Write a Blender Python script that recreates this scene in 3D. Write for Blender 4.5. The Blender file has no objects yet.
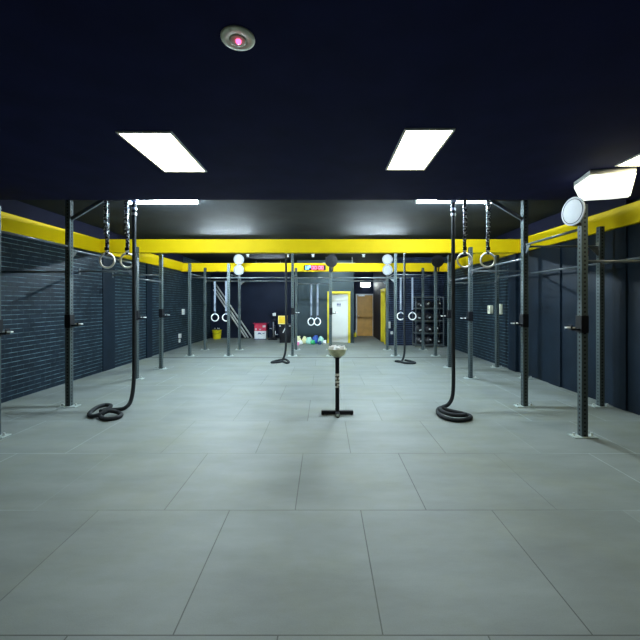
import bpy, bmesh, math, random
from mathutils import Vector, Matrix
random.seed(7)
PI = math.pi
S = bpy.context.scene
COL = S.collection

# ------------------------------------------------------------------ materials
def new_mat(name):
    m = bpy.data.materials.new(name); m.use_nodes = True
    nt = m.node_tree
    return m, nt, nt.nodes['Principled BSDF']

def mat(name, col, rough=0.5, metal=0.0, spec=0.5, noise=0.0, nscale=8.0, bump=0.0, bscale=60.0, emit=None, estr=0.0):
    m, nt, b = new_mat(name)
    b.inputs['Base Color'].default_value = (*col, 1)
    b.inputs['Roughness'].default_value = rough
    b.inputs['Metallic'].default_value = metal
    b.inputs['Specular IOR Level'].default_value = spec
    tc = nt.nodes.new('ShaderNodeTexCoord')
    if noise > 0:
        n = nt.nodes.new('ShaderNodeTexNoise'); n.inputs['Scale'].default_value = nscale; n.inputs['Detail'].default_value = 4
        nt.links.new(tc.outputs['Object'], n.inputs['Vector'])
        r = nt.nodes.new('ShaderNodeMapRange')
        r.inputs['From Min'].default_value = .3; r.inputs['From Max'].default_value = .7
        r.inputs['To Min'].default_value = 1 - noise; r.inputs['To Max'].default_value = 1 + noise
        nt.links.new(n.outputs['Fac'], r.inputs['Value'])
        mx = nt.nodes.new('ShaderNodeVectorMath'); mx.operation = 'SCALE'
        mx.inputs[0].default_value = col
        nt.links.new(r.outputs['Result'], mx.inputs['Scale'])
        nt.links.new(mx.outputs[0], b.inputs['Base Color'])
    if bump > 0:
        n2 = nt.nodes.new('ShaderNodeTexNoise'); n2.inputs['Scale'].default_value = bscale; n2.inputs['Detail'].default_value = 3
        nt.links.new(tc.outputs['Object'], n2.inputs['Vector'])
        bp = nt.nodes.new('ShaderNodeBump'); bp.inputs['Strength'].default_value = bump; bp.inputs['Distance'].default_value = .01
        nt.links.new(n2.outputs['Fac'], bp.inputs['Height']); nt.links.new(bp.outputs['Normal'], b.inputs['Normal'])
    if emit:
        b.inputs['Emission Color'].default_value = (*emit, 1)
        b.inputs['Emission Strength'].default_value = estr
    return m

def brick_mat(name, c1, c2, mortar, axis, w=.235, h=.077):
    """painted brickwork on a vertical wall; axis = horizontal world axis of the wall"""
    m, nt, b = new_mat(name)
    tc = nt.nodes.new('ShaderNodeTexCoord')
    sp = nt.nodes.new('ShaderNodeSeparateXYZ'); nt.links.new(tc.outputs['Object'], sp.inputs[0])
    cb = nt.nodes.new('ShaderNodeCombineXYZ')
    nt.links.new(sp.outputs[axis], cb.inputs['X']); nt.links.new(sp.outputs['Z'], cb.inputs['Y'])
    br = nt.nodes.new('ShaderNodeTexBrick')
    br.inputs['Scale'].default_value = 1.0
    br.inputs['Brick Width'].default_value = w; br.inputs['Row Height'].default_value = h
    br.inputs['Mortar Size'].default_value = .006; br.inputs['Mortar Smooth'].default_value = .4
    br.inputs['Bias'].default_value = -.2
    br.inputs['Color1'].default_value = (*c1, 1); br.inputs['Color2'].default_value = (*c2, 1); br.inputs['Mortar'].default_value = (*mortar, 1)
    nt.links.new(cb.outputs[0], br.inputs['Vector'])
    n = nt.nodes.new('ShaderNodeTexNoise'); n.inputs['Scale'].default_value = 9; n.inputs['Detail'].default_value = 5
    nt.links.new(tc.outputs['Object'], n.inputs['Vector'])
    r = nt.nodes.new('ShaderNodeMapRange'); r.inputs['From Min'].default_value = .3; r.inputs['From Max'].default_value = .7
    r.inputs['To Min'].default_value = .7; r.inputs['To Max'].default_value = 1.3
    nt.links.new(n.outputs['Fac'], r.inputs['Value'])
    mx = nt.nodes.new('ShaderNodeVectorMath'); mx.operation = 'SCALE'
    nt.links.new(br.outputs['Color'], mx.inputs[0]); nt.links.new(r.outputs['Result'], mx.inputs['Scale'])
    def M(op, a, bb=None):
        q = nt.nodes.new('ShaderNodeMath'); q.operation = op
        for i, v in enumerate((a, bb)):
            if v is None: continue
            if isinstance(v, (int, float)): q.inputs[i].default_value = v
            else: nt.links.new(v, q.inputs[i])
        return q.outputs[0]
    # the bed joints: light on the ledges painted pale, broken along their length
    row = M('LESS_THAN', M('MODULO', M('ADD', sp.outputs['Z'], 7.7 + .004), h), .0095)
    n5 = nt.nodes.new('ShaderNodeTexNoise'); n5.inputs['Scale'].default_value = 6; n5.inputs['Detail'].default_value = 4
    nt.links.new(tc.outputs['Object'], n5.inputs['Vector'])
    r5 = nt.nodes.new('ShaderNodeMapRange'); r5.inputs['From Min'].default_value = .35; r5.inputs['From Max'].default_value = .62
    nt.links.new(n5.outputs['Fac'], r5.inputs['Value'])
    mm = nt.nodes.new('ShaderNodeMix'); mm.data_type = 'RGBA'
    nt.links.new(M('MULTIPLY', row, r5.outputs['Result']), mm.inputs['Factor'])
    nt.links.new(mx.outputs[0], mm.inputs[6]); mm.inputs[7].default_value = (mortar[0] * 6.8, mortar[1] * 6.6, mortar[2] * 5.8, 1)
    nt.links.new(mm.outputs[2], b.inputs['Base Color'])
    bp = nt.nodes.new('ShaderNodeBump'); bp.inputs['Strength'].default_value = .8; bp.inputs['Distance'].default_value = .008
    bp.invert = True
    nt.links.new(br.outputs['Fac'], bp.inputs['Height']); nt.links.new(bp.outputs['Normal'], b.inputs['Normal'])
    b.inputs['Roughness'].default_value = .5
    b.inputs['Specular IOR Level'].default_value = .16
    return m

def floor_mat():
    m, nt, b = new_mat('rubber_mats')
    tc = nt.nodes.new('ShaderNodeTexCoord')
    mp = nt.nodes.new('ShaderNodeMapping'); mp.inputs['Location'].default_value = (.72 + 50, -1.69 + 1.02 * 51, 0)
    nt.links.new(tc.outputs['Object'], mp.inputs['Vector'])
    br = nt.nodes.new('ShaderNodeTexBrick')
    br.inputs['Scale'].default_value = 1; br.inputs['Brick Width'].default_value = 1.0; br.inputs['Row Height'].default_value = 1.02
    br.inputs['Mortar Size'].default_value = .0038; br.inputs['Mortar Smooth'].default_value = .2; br.offset = .5
    br.inputs['Bias'].default_value = 0
    base = Vector(FLOOR_COL)
    br.inputs['Color1'].default_value = (*(base * .94), 1); br.inputs['Color2'].default_value = (*(base * 1.06), 1)
    br.inputs['Mortar'].default_value = (.065, .075, .07, 1)
    nt.links.new(mp.outputs[0], br.inputs['Vector'])
    # chalk-dust streaks and scuffs
    n = nt.nodes.new('ShaderNodeTexNoise'); n.inputs['Scale'].default_value = 1.3; n.inputs['Detail'].default_value = 6; n.inputs['Roughness'].default_value = .65
    mp2 = nt.nodes.new('ShaderNodeMapping'); mp2.inputs['Scale'].default_value = (.7, 2.2, 1)
    nt.links.new(tc.outputs['Object'], mp2.inputs['Vector']); nt.links.new(mp2.outputs[0], n.inputs['Vector'])
    r = nt.nodes.new('ShaderNodeMapRange'); r.inputs['From Min'].default_value = .3; r.inputs['From Max'].default_value = .7
    r.inputs['To Min'].default_value = .84; r.inputs['To Max'].default_value = 1.16
    nt.links.new(n.outputs['Fac'], r.inputs['Value'])
    n3 = nt.nodes.new('ShaderNodeTexNoise'); n3.inputs['Scale'].default_value = 160; n3.inputs['Detail'].default_value = 2
    nt.links.new(tc.outputs['Object'], n3.inputs['Vector'])
    r3 = nt.nodes.new('ShaderNodeMapRange'); r3.inputs['To Min'].default_value = .88; r3.inputs['To Max'].default_value = 1.12
    nt.links.new(n3.outputs['Fac'], r3.inputs['Value'])
    mu = nt.nodes.new('ShaderNodeMath'); mu.operation = 'MULTIPLY'
    nt.links.new(r.outputs['Result'], mu.inputs[0]); nt.links.new(r3.outputs['Result'], mu.inputs[1])
    mx = nt.nodes.new('ShaderNodeVectorMath'); mx.operation = 'SCALE'
    # olive wear patches, and seams that turn paler towards the sides
    n6 = nt.nodes.new('ShaderNodeTexNoise'); n6.inputs['Scale'].default_value = .9; n6.inputs['Detail'].default_value = 7; n6.inputs['Roughness'].default_value = .7
    nt.links.new(tc.outputs['Object'], n6.inputs['Vector'])
    r6 = nt.nodes.new('ShaderNodeMapRange'); r6.inputs['From Min'].default_value = .45; r6.inputs['From Max'].default_value = .75; r6.inputs['To Max'].default_value = .8
    nt.links.new(n6.outputs['Fac'], r6.inputs['Value'])
    m6 = nt.nodes.new('ShaderNodeMix'); m6.data_type = 'RGBA'
    nt.links.new(r6.outputs['Result'], m6.inputs['Factor']); nt.links.new(br.outputs['Color'], m6.inputs[6]); m6.inputs[7].default_value = (.172, .190, .140, 1)
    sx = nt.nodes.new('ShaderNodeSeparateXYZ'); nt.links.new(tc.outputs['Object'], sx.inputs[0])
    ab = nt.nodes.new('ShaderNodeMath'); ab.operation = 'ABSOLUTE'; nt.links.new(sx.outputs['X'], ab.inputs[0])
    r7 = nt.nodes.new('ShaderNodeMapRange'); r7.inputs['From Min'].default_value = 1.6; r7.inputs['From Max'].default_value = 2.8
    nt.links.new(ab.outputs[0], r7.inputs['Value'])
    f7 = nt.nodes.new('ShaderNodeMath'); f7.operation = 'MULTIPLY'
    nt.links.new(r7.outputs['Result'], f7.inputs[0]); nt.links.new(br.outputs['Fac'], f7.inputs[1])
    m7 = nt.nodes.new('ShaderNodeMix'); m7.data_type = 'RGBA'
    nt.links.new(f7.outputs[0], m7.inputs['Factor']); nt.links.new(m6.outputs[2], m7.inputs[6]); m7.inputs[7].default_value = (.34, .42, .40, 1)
    nt.links.new(m7.outputs[2], mx.inputs[0]); nt.links.new(mu.outputs[0], mx.inputs['Scale'])
    nt.links.new(mx.outputs[0], b.inputs['Base Color'])
    bp = nt.nodes.new('ShaderNodeBump'); bp.inputs['Strength'].default_value = .6; bp.inputs['Distance'].default_value = .006; bp.invert = True
    nt.links.new(br.outputs['Fac'], bp.inputs['Height'])
    bp2 = nt.nodes.new('ShaderNodeBump'); bp2.inputs['Strength'].default_value = .12; bp2.inputs['Distance'].default_value = .003
    nt.links.new(n3.outputs['Fac'], bp2.inputs['Height']); nt.links.new(bp.outputs['Normal'], bp2.inputs['Normal'])
    nt.links.new(bp2.outputs['Normal'], b.inputs['Normal'])
    b.inputs['Roughness'].default_value = .58; b.inputs['Specular IOR Level'].default_value = .45
    return m

def punched_mat():
    """black powder-coated tube with a row of round holes down the middle of every face"""
    m, nt, b = new_mat('punched_steel')
    N = nt.nodes; L = nt.links
    tc = N.new('ShaderNodeTexCoord'); sp = N.new('ShaderNodeSeparateXYZ'); L.new(tc.outputs['Object'], sp.inputs[0])
    def M(op, a, bb=None):
        n = N.new('ShaderNodeMath'); n.operation = op
        for i, v in enumerate((a, bb)):
            if v is None: continue
            if isinstance(v, (int, float)): n.inputs[i].default_value = v
            else: L.new(v, n.inputs[i])
        return n.outputs[0]
    ax = M('ABSOLUTE', sp.outputs['X']); ay = M('ABSOLUTE', sp.outputs['Y'])
    u = M('MINIMUM', ax, ay)
    zz = M('SUBTRACT', M('MODULO', M('ADD', sp.outputs['Z'], 10.0), .05), .025)
    r = M('SQRT', M('ADD', M('MULTIPLY', u, u), M('MULTIPLY', zz, zz)))
    hole = M('LESS_THAN', r, .0125)
    mx = N.new('ShaderNodeMix'); mx.data_type = 'RGBA'
    L.new(hole, mx.inputs['Factor'])
    mx.inputs[6].default_value = (*STEEL, 1); mx.inputs[7].default_value = (.006, .006, .008, 1)
    L.new(mx.outputs[2], b.inputs['Base Color'])
    b.inputs['Roughness'].default_value = .45
    b.inputs['Specular IOR Level'].default_value = .25
    return m

def strap_mat():
    """dark webbing with white printed marks along its length"""
    m, nt, b = new_mat('printed_webbing')
    N = nt.nodes; L = nt.links
    tc = N.new('ShaderNodeTexCoord'); sp = N.new('ShaderNodeSeparateXYZ'); L.new(tc.outputs['Object'], sp.inputs[0])
    wv = N.new('ShaderNodeTexNoise'); wv.inputs['Scale'].default_value = 38; wv.inputs['Detail'].default_value = 0
    L.new(tc.outputs['Object'], wv.inputs['Vector'])
    t = N.new('ShaderNodeMath'); t.operation = 'GREATER_THAN'; t.inputs[1].default_value = .56
    L.new(wv.outputs['Fac'], t.inputs[0])
    mx = N.new('ShaderNodeMix'); mx.data_type = 'RGBA'
    L.new(t.outputs[0], mx.inputs['Factor'])
    mx.inputs[6].default_value = (.015, .017, .025, 1); mx.inputs[7].default_value = (.75, .8, .8, 1)
    L.new(mx.outputs[2], b.inputs['Base Color']); b.inputs['Roughness'].default_value = .8
    return m

def rope_mat():
    m, nt, b = new_mat('braided_rope')
    N = nt.nodes; L = nt.links
    tc = N.new('ShaderNodeTexCoord')
    ck = N.new('ShaderNodeTexVoronoi'); ck.inputs['Scale'].default_value = 70
    L.new(tc.outputs['Object'], ck.inputs['Vector'])
    bp = N.new('ShaderNodeBump'); bp.inputs['Strength'].default_value = .7; bp.inputs['Distance'].default_value = .006
    L.new(ck.outputs['Distance'], bp.inputs['Height']); L.new(bp.outputs['Normal'], b.inputs['Normal'])
    b.inputs['Base Color'].default_value = (.015, .019, .023, 1); b.inputs['Roughness'].default_value = .75; b.inputs['Specular IOR Level'].default_value = .25
    return m

FLOOR_COL = (.178, .205, .198)
STEEL = (.060, .082, .086)
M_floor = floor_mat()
M_post = punched_mat()
M_bar = mat('powder_coated_bar', (.075, .09, .10), .32, spec=.6, noise=.15, nscale=20)
M_dark = mat('matte_black_steel', (.006, .007, .010), .5, spec=.2, noise=.15, nscale=30)
M_plate = mat('galvanised_plate', (.42, .50, .48), .4, .2, noise=.15, nscale=40)
M_bolt = mat('zinc_bolt', (.75, .8, .78), .3, .5)
M_ceil = mat('navy_ceiling_paint', (.010, .012, .056), .8, spec=.12, noise=.15, nscale=3)
M_strip_dark = mat('navy_strip_shaded', (.004, .005, .017), .8, spec=.1, noise=.15, nscale=3)  # ceiling navy darkened in the colour so the wall strips look unlit
M_ceil_up = mat('dark_slab_paint', (.017, .022, .025), .8, spec=.12, noise=.25, nscale=2)
M_brickL = brick_mat('navy_painted_brick', (.0075, .016, .027), (.010, .020, .033), (.021, .036, .047), 'Y')
M_brickB = brick_mat('navy_painted_brick_end', (.008, .014, .034), (.011, .018, .040), (.020, .030, .052), 'X')
M_plaster = mat('navy_plaster', (.007, .0145, .025), .5, spec=.14, noise=.2, nscale=2.5, bump=.15, bscale=40)
M_back = mat('dark_blue_wall_paint', (.008, .013, .030), .6, spec=.12, noise=.15, nscale=2)
M_part = mat('slate_partition_paint', (.024, .040, .050), .55, spec=.2, noise=.15, nscale=2)
M_yellow = mat('yellow_beam_paint', (.74, .53, .002), .6, spec=.15, noise=.02, nscale=5)
M_yframe = mat('yellow_frame_paint', (.62, .50, .008), .5, noise=.05, nscale=12)
M_whitep = mat('white_paint', (.62, .64, .63), .4, noise=.03, nscale=6)
M_lampbody = mat('lamp_housing', (.75, .74, .70), .4, noise=.04)
M_wood = mat('orange_timber', (.66, .34, .07), .4, noise=.12, nscale=4)
M_ring = mat('birch_ring', (.80, .74, .66), .45, noise=.08, nscale=25)
M_wring = mat('white_ring', (.9, .92, .93), .4, noise=.04, nscale=25)
M_strap = strap_mat()
M_wstrap = mat('pale_webbing', (.28, .33, .42), .7, noise=.3, nscale=60)
M_rope = rope_mat()
M_bin = mat('black_plastic', (.008, .009, .014), .45, spec=.25, noise=.2, nscale=20)
M_ball = mat('black_ball_leather', (.012, .013, .018), .45, noise=.3, nscale=30, bump=.2, bscale=120)
M_bowl = mat('brushed_bowl_steel', (.55, .53, .33), .28, .85, noise=.25, nscale=14)
M_chalk = mat('chalk', (.88, .9, .9), .9, noise=.05, nscale=30, bump=.3)
M_bucket = mat('yellow_bucket', (.85, .72, .01), .4, noise=.05)
M_red = mat('red_carton', (.65, .03, .09), .5, noise=.15, nscale=9)
M_white = mat('white_carton', (.72, .76, .80), .6, noise=.08, nscale=9)
M_gold = mat('yellow_crate', (.85, .55, .01), .5, noise=.08)
M_silver = mat('satin_metal', (.6, .62, .64), .3, .8, noise=.05)
M_blue = mat('blue_plastic', (.03, .10, .45), .5, noise=.1)
M_navysign = mat('navy_sign', (.03, .05, .22), .5, noise=.05)
M_cream = mat('cream_plate', (.80, .80, .62), .5, noise=.05, nscale=20)
M_led = mat('red_led', (.6, .02, .05), .3, emit=(1, .08, .25), estr=5)
M_ledw = mat('led_core', (1, .7, .8), .3, emit=(1, .75, .85), estr=12)
M_panel = mat('panel_diffuser', (.9, .9, .88), .5, emit=(1, .91, .60), estr=15)
M_tube = mat('cool_tube', (.9, .9, .9), .5, emit=(.73, .90, 1.0), estr=760)
M_tubefar = mat('cool_tube_weak', (.9, .9, .9), .5, emit=(.72, .90, 1.0), estr=220)
M_tubemid = mat('cool_tube_strong', (.9, .9, .9), .5, emit=(.73, .90, 1.0), estr=1250)
M_bulk = mat('bulkhead_diffuser', (.9, .95, .9), .5, emit=(.93, 1, .88), estr=1.3)
M_exitl = mat('corridor_diffuser', (.9, .95, .9), .5, emit=(.9, 1, .97), estr=45)
M_segb = mat('blue_segment', (.1, .2, .8), .4, emit=(.10, .35, 1), estr=14)
M_segr = mat('red_segment', (.8, .05, .1), .4, emit=(1, .07, .14), estr=12)

# ------------------------------------------------------------------ geometry helpers
class MB:
    def __init__(s): s.bm = bmesh.new()
    def box(s, x0, x1, y0, y1, z0, z1, bev=0.0):
        r = bmesh.ops.create_cube(s.bm, size=1.0)
        bmesh.ops.scale(s.bm, vec=(x1 - x0, y1 - y0, z1 - z0), verts=r['verts'])
        bmesh.ops.translate(s.bm, vec=((x0 + x1) / 2, (y0 + y1) / 2, (z0 + z1) / 2), verts=r['verts'])
        if bev > 0:
            ed = list({e for v in r['verts'] for e in v.link_edges})
            bmesh.ops.bevel(s.bm, geom=ed, offset=bev, segments=2, profile=.5, affect='EDGES')
        return s
    def tube(s, pts, r, n=12, closed=False, caps=True):
        pts = [Vector(p) for p in pts]; N = len(pts)
        rings = []; up = None
        for i, p in enumerate(pts):
            if closed: t = pts[(i + 1) % N] - pts[i - 1]
            else: t = pts[min(i + 1, N - 1)] - pts[max(i - 1, 0)]
            t.normalize()
            if up is None:
                a = Vector((0, 0, 1)) if abs(t.z) < .9 else Vector((1, 0, 0))
                up = (a - t * a.dot(t)).normalized()
            else:
                up = (up - t * up.dot(t)).normalized()
            sd = t.cross(up)
            rr = r[i] if isinstance(r, (list, tuple)) else r
            rings.append([s.bm.verts.new(p + (up * math.cos(2 * PI * k / n) + sd * math.sin(2 * PI * k / n)) * rr) for k in range(n)])
        for i in range(N if closed else N - 1):
            A, B = rings[i], rings[(i + 1) % N]
            for k in range(n):
                f = s.bm.faces.new((A[k], A[(k + 1) % n], B[(k + 1) % n], B[k])); f.smooth = True
        if caps and not closed:
            s.bm.faces.new(rings[0][::-1]); s.bm.faces.new(rings[-1])
        return s
    def bar(s, a, b, w, h):
        """rectangular bar from a to b"""
        a = Vector(a); b = Vector(b); t = (b - a).normalized()
        up = Vector((0, 0, 1)) if abs(t.z) < .95 else Vector((0, 1, 0))
        sd = t.cross(up).normalized(); up = sd.cross(t).normalized()
        vs = []
        for p in (a, b):
            for (i, j) in ((-1, -1), (1, -1), (1, 1), (-1, 1)):
                vs.append(s.bm.verts.new(p + sd * i * w / 2 + up * j * h / 2))
        for f in ((3, 2, 1, 0), (4, 5, 6, 7), (0, 1, 5, 4), (1, 2, 6, 5), (2, 3, 7, 6), (3, 0, 4, 7)):
            s.bm.faces.new([vs[k] for k in f])
        return s
    def cyl(s, c, r, h, axis='Z', n=24, r2=None):
        """cylinder centred at c"""
        ret = bmesh.ops.create_cone(s.bm, cap_ends=True, segments=n, radius1=r, radius2=r if r2 is None else r2, depth=h)
        M = Matrix.Translation(c)
        if axis == 'X': M = M @ Matrix.Rotation(PI / 2, 4, 'Y')
        if axis == 'Y': M = M @ Matrix.Rotation(PI / 2, 4, 'X')
        bmesh.ops.transform(s.bm, matrix=M, verts=ret['verts'])
        return s
    def lathe(s, prof, n=32, c=(0, 0, 0)):
        rings = []
        for (r, z) in prof:
            if r < 1e-5: rings.append([s.bm.verts.new((c[0], c[1], c[2] + z))])
            else: rings.append([s.bm.verts.new((c[0] + r * math.cos(2 * PI * k / n), c[1] + r * math.sin(2 * PI * k / n), c[2] + z)) for k in range(n)])
        for A, B in zip(rings, rings[1:]):
            for k in range(n):
                a = A[k % len(A)]; a2 = A[(k + 1) % len(A)]; b = B[k % len(B)]; b2 = B[(k + 1) % len(B)]
                vs = []
                for v in (a, a2, b2, b):
                    if v not in vs: vs.append(v)
                if len(vs) > 2:
                    f = s.bm.faces.new(vs); f.smooth = True
        return s
    def prism(s, poly, axis, d0, d1):
        """polygon (2-D) extruded along axis between d0 and d1; X: (y,z)  Y: (x,z)  Z: (x,y)"""
        def P(u, v, d): return {'X': (d, u, v), 'Y': (u, d, v), 'Z': (u, v, d)}[axis]
        A = [s.bm.verts.new(P(u, v, d0)) for u, v in poly]; B = [s.bm.verts.new(P(u, v, d1)) for u, v in poly]
        n = len(poly)
        s.bm.faces.new(A); s.bm.faces.new(B[::-1])
        for i in range(n): s.bm.faces.new((A[i], B[i], B[(i + 1) % n], A[(i + 1) % n]))
        return s
    def hull(s, pts8):
        vs = [s.bm.verts.new(p) for p in pts8]
        for f in ((3, 2, 1, 0), (4, 5, 6, 7), (0, 1, 5, 4), (1, 2, 6, 5), (2, 3, 7, 6), (3, 0, 4, 7)):
            s.bm.faces.new([vs[k] for k in f])
        return s
    def sphere(s, c, r, u=24, v=14, sc=(1, 1, 1)):
        ret = bmesh.ops.create_uvsphere(s.bm, u_segments=u, v_segments=v, radius=r)
        bmesh.ops.scale(s.bm, vec=sc, verts=ret['verts']); bmesh.ops.translate(s.bm, vec=c, verts=ret['verts'])
        for vv in ret['verts']:
            for f in vv.link_faces: f.smooth = True
        return s
    def torus(s, c, R, r, axis='Y', N=40, n=12):
        pts = []
        for i in range(N):
            a = 2 * PI * i / N; u, v = R * math.cos(a), R * math.sin(a)
            d = {'Y': (u, 0, v), 'X': (0, u, v), 'Z': (u, v, 0)}[axis]
            pts.append(Vector(c) + Vector(d))
        return s.tube(pts, r, n, closed=True)
    def build(s, name, m, parent=None, loc=(0, 0, 0), rot=(0, 0, 0)):
        bmesh.ops.recalc_face_normals(s.bm, faces=s.bm.faces)
        me = bpy.data.meshes.new(name); s.bm.to_mesh(me); s.bm.free()
        me.materials.append(m)
        o = bpy.data.objects.new(name, me); COL.objects.link(o)
        o.location = loc; o.rotation_euler = rot
        if parent: o.parent = parent
        return o

def tag(o, label, cat, group=None, kind=None):
    o['label'] = label; o['category'] = cat
    if group: o['group'] = group
    if kind: o['kind'] = kind
    return o
def thing(name, loc, label, cat, group=None, rz=0.0):
    o = bpy.data.objects.new(name, None); COL.objects.link(o)
    o.empty_display_size = .1; o.location = loc; o.rotation_euler = (0, 0, rz)
    return tag(o, label, cat, group)
def struct(o, label=None, cat=None):
    o['kind'] = 'structure'
    if label: o['label'] = label; o['category'] = cat
    return o
def copy_tree(o, parent=None):
    c = o.copy(); COL.objects.link(c)
    c.parent = parent
    for ch in list(o.children): copy_tree(ch, c)
    return c

# ------------------------------------------------------------------ room shell
XL, XR = -5.07, 4.43
YF, YB = -2.6, 15.9           # wall behind the camera, far wall
ZN, ZU = 3.06, 3.24           # low ceiling near the camera, higher slab beyond
YE = 5.10                     # edge of the low ceiling
YR = 13.10                    # end wall on the right
YP = 13.90                    # partition with the white door
YC = 16.80                    # end of the corridor
XP0, XP1, XC = -1.06, 1.17, 2.32

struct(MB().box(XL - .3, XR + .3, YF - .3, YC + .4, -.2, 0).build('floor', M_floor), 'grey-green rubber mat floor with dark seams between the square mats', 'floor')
struct(MB().box(XL - .3, XR + .3, YF - .3, YE, ZN, ZU + .25).build('ceiling', M_ceil), 'low navy painted ceiling over the front of the gym', 'ceiling')
struct(MB().box(XL - .3, XR + .3, YE, YC + .4, ZU, ZU + .25).build('ceiling', M_ceil_up), 'higher dark slab ceiling beyond the edge of the low ceiling', 'ceiling')
struct(MB().box(XL - .25, XL, YF, YB, 0, ZU).build('wall_left', M_brickL), 'navy painted brick wall on the left', 'wall')
struct(MB().box(XR, XR + .25, YF, 8.35, 0, ZU).build('wall_right', M_plaster), 'smooth navy wall on the near right', 'wall')
struct(MB().box(XR, XR + .25, 8.35, YR, 0, ZU).build('wall_right', M_brickL), 'navy brick stretch of the right wall beyond the pilaster', 'wall')
struct(MB().box(XL, XP0, YB, YB + .25, 0, ZU).build('wall_back', M_back), 'dark blue far wall behind the leaning white poles', 'wall')
struct(MB().box(XL, XR, YF - .25, YF, 0, ZN).build('wall_front', M_plaster), 'navy wall behind the camera', 'wall')
struct(MB().box(XC, XR, YR, YR + .2, 0, ZU).build('wall_end', M_brickB), 'dark blue brick end wall behind the medicine ball rack', 'wall')
# partition with a doorway (opening X .14..1.00, Z 0..2.00)
D0, D1, DZ = .13, 1.03, 2.02
p = MB()
p.box(XP0, D0, YP, YP + .14, 0, ZU); p.box(D1, XP1, YP, YP + .14, 0, ZU); p.box(D0, D1, YP, YP + .14, DZ, ZU)
struct(p.build('wall_centre', M_part), 'slate grey partition around the yellow door frame', 'wall')
struct(MB().box(XP0, XP0 + .14, YP + .14, YB + .25, 0, ZU).build('wall_partition', M_part), 'side of the slate partition facing the far recess', 'wall')
struct(MB().box(XP0 + .14, XP1 - .14, YP + 1.9, YP + 2.0, 0, ZU).build('wall_restroom', M_whitep), 'pale wall inside the small room behind the white door', 'wall')
struct(MB().box(XP1 - .14, XP1, YP + .14, YC, 0, ZU).build('wall_corridor_left', M_back), 'dark left wall of the corridor', 'wall')
# corridor right wall with a doorway Y 13.45..14.35
c = MB(); c.box(XC, XC + .14, YR + .2, 13.42, 0, ZU); c.box(XC, XC + .14, 14.38, YC, 0, ZU); c.box(XC, XC + .14, 13.42, 14.38, 2.12, ZU)
struct(c.build('wall_corridor_right', M_back), 'dark right wall of the corridor with a yellow framed opening', 'wall')
struct(MB().box(XC + .14, XC + 1.4, 14.9, 15.0, 0, ZU).build('wall_store', M_back), 'dark wall inside the side room off the corridor', 'wall')
E0, E1, EZ = 1.50, 2.36, 1.99
struct(MB().box(XP1, XC, YC, YC + .2, 0, ZU).build('wall_corridor_end', M_back), 'dark end wall of the corridor around the timber door', 'wall')

# yellow beams
BZ0, BZ1 = 2.70, 3.00
M_strip = mat('dark_floor_strip', (.07, .085, .085), .6)
def trim(x0, x1, y0, y1, z0, z1, m, lab, bev=.008):
    return struct(MB().box(x0, x1, y0, y1, z0, z1, bev).build('trim_%d' % trim.n, m), lab, 'beam')
trim.n = 1
trim(XL, XL + .07, YF, 12.55, BZ0, BZ1, M_yellow, 'yellow painted beam running along the left wall'); trim.n += 1
trim(XR - .07, XR, YF, 12.55, BZ0, BZ1, M_yellow, 'yellow painted beam running along the right wall'); trim.n += 1
trim(XL + .07, XR - .07, 7.93, 8.08, BZ0, BZ1, M_yellow, 'nearer yellow beam crossing the whole gym'); trim.n += 1
trim(XL, XR, 12.55, 12.70, BZ0 - .02, BZ1 - .02, M_yellow, 'farther yellow beam crossing the gym behind the rig'); trim.n += 1
trim(XL, XL + .09, YE, 12.55, BZ1, ZU, M_strip_dark, 'navy strip of wall above the left yellow beam, coloured dark as if unlit', 0); trim.n += 1
trim(XR - .09, XR, YE, 12.55, BZ1, ZU, M_strip_dark, 'navy strip of wall above the right yellow beam, coloured dark as if unlit', 0); trim.n += 1
# white seam strip under the wall beams, pilasters, dark floor strip
trim(XL, XL + .02, 8.12, 8.58, 0, BZ0, M_plaster, 'smooth flat pilaster on the left brick wall', .004); trim.n += 1
trim(XL, XL + .04, 10.1, 10.4, 0, BZ0, M_plaster, 'narrow dark pilaster farther along the left wall', .004); trim.n += 1
trim(XR - .06, XR, 8.10, 8.42, 0, BZ0, M_plaster, 'dark pilaster on the right wall between plaster and brick', .004); trim.n += 1
trim(XR - .03, XR, 6.62, 6.95, 0, BZ0, M_plaster, 'shallow pilaster on the smooth right wall', .004); trim.n += 1
trim(XR - .03, XR, 5.18, 5.40, 0, BZ0, M_plaster, 'shallow pilaster on the near right wall', .004); trim.n += 1
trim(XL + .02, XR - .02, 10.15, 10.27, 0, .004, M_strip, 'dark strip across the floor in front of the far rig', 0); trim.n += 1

# ------------------------------------------------------------------ doors
d = bpy.data.objects.new('door_1', None); COL.objects.link(d); d.location = (D0, YP, 0); struct(d, 'white door standing ajar in a yellow frame', 'door')
f = MB(); t = .085
f.box(0, t, -.03, .17, 0, DZ, .004); f.box(D1 - D0 - t, D1 - D0, -.03, .17, 0, DZ, .004); f.box(t, D1 - D0 - t, -.03, .17, DZ - t, DZ, .004)
f.build('door_frame', M_yframe, d)
w = D1 - D0 - 2 * t
leaf = MB().box(-w, 0, 0, .04, .008, DZ - t - .008, .003).build('door_leaf', M_whitep, d, (t + w - .002, .06, 0), (0, 0, math.radians(-14)))
sg = MB().box(-.105, .105, -.006, 0, 0, .16, .002).build('door_sign', M_whitep, leaf, (-w * .50, 0, 1.42)); sg['label'] = 'small white sign with dark blue pictograms'
g = MB()
for k, x in enumerate((-.055, .0, .055)):      # three little standing figures and a bar of text
    g.cyl((x, -.0075, .135), .014, .003, 'Y', 12)
    g.box(x - .02, x + .02, -.009, -.006, .055, .115)
g.box(-.085, .085, -.009, -.006, .018, .036)
g.build('pictogram', M_navysign, leaf, (-w * .50, 0, 1.42))
hd = MB(); hd.cyl((0, -.03, 0), .012, .06, 'Y', 12); hd.tube([(0, -.055, 0), (.11, -.055, 0)], .010, 10); hd.build('door_handle', M_silver, leaf, (-w + .06, 0, 1.02))

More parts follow.
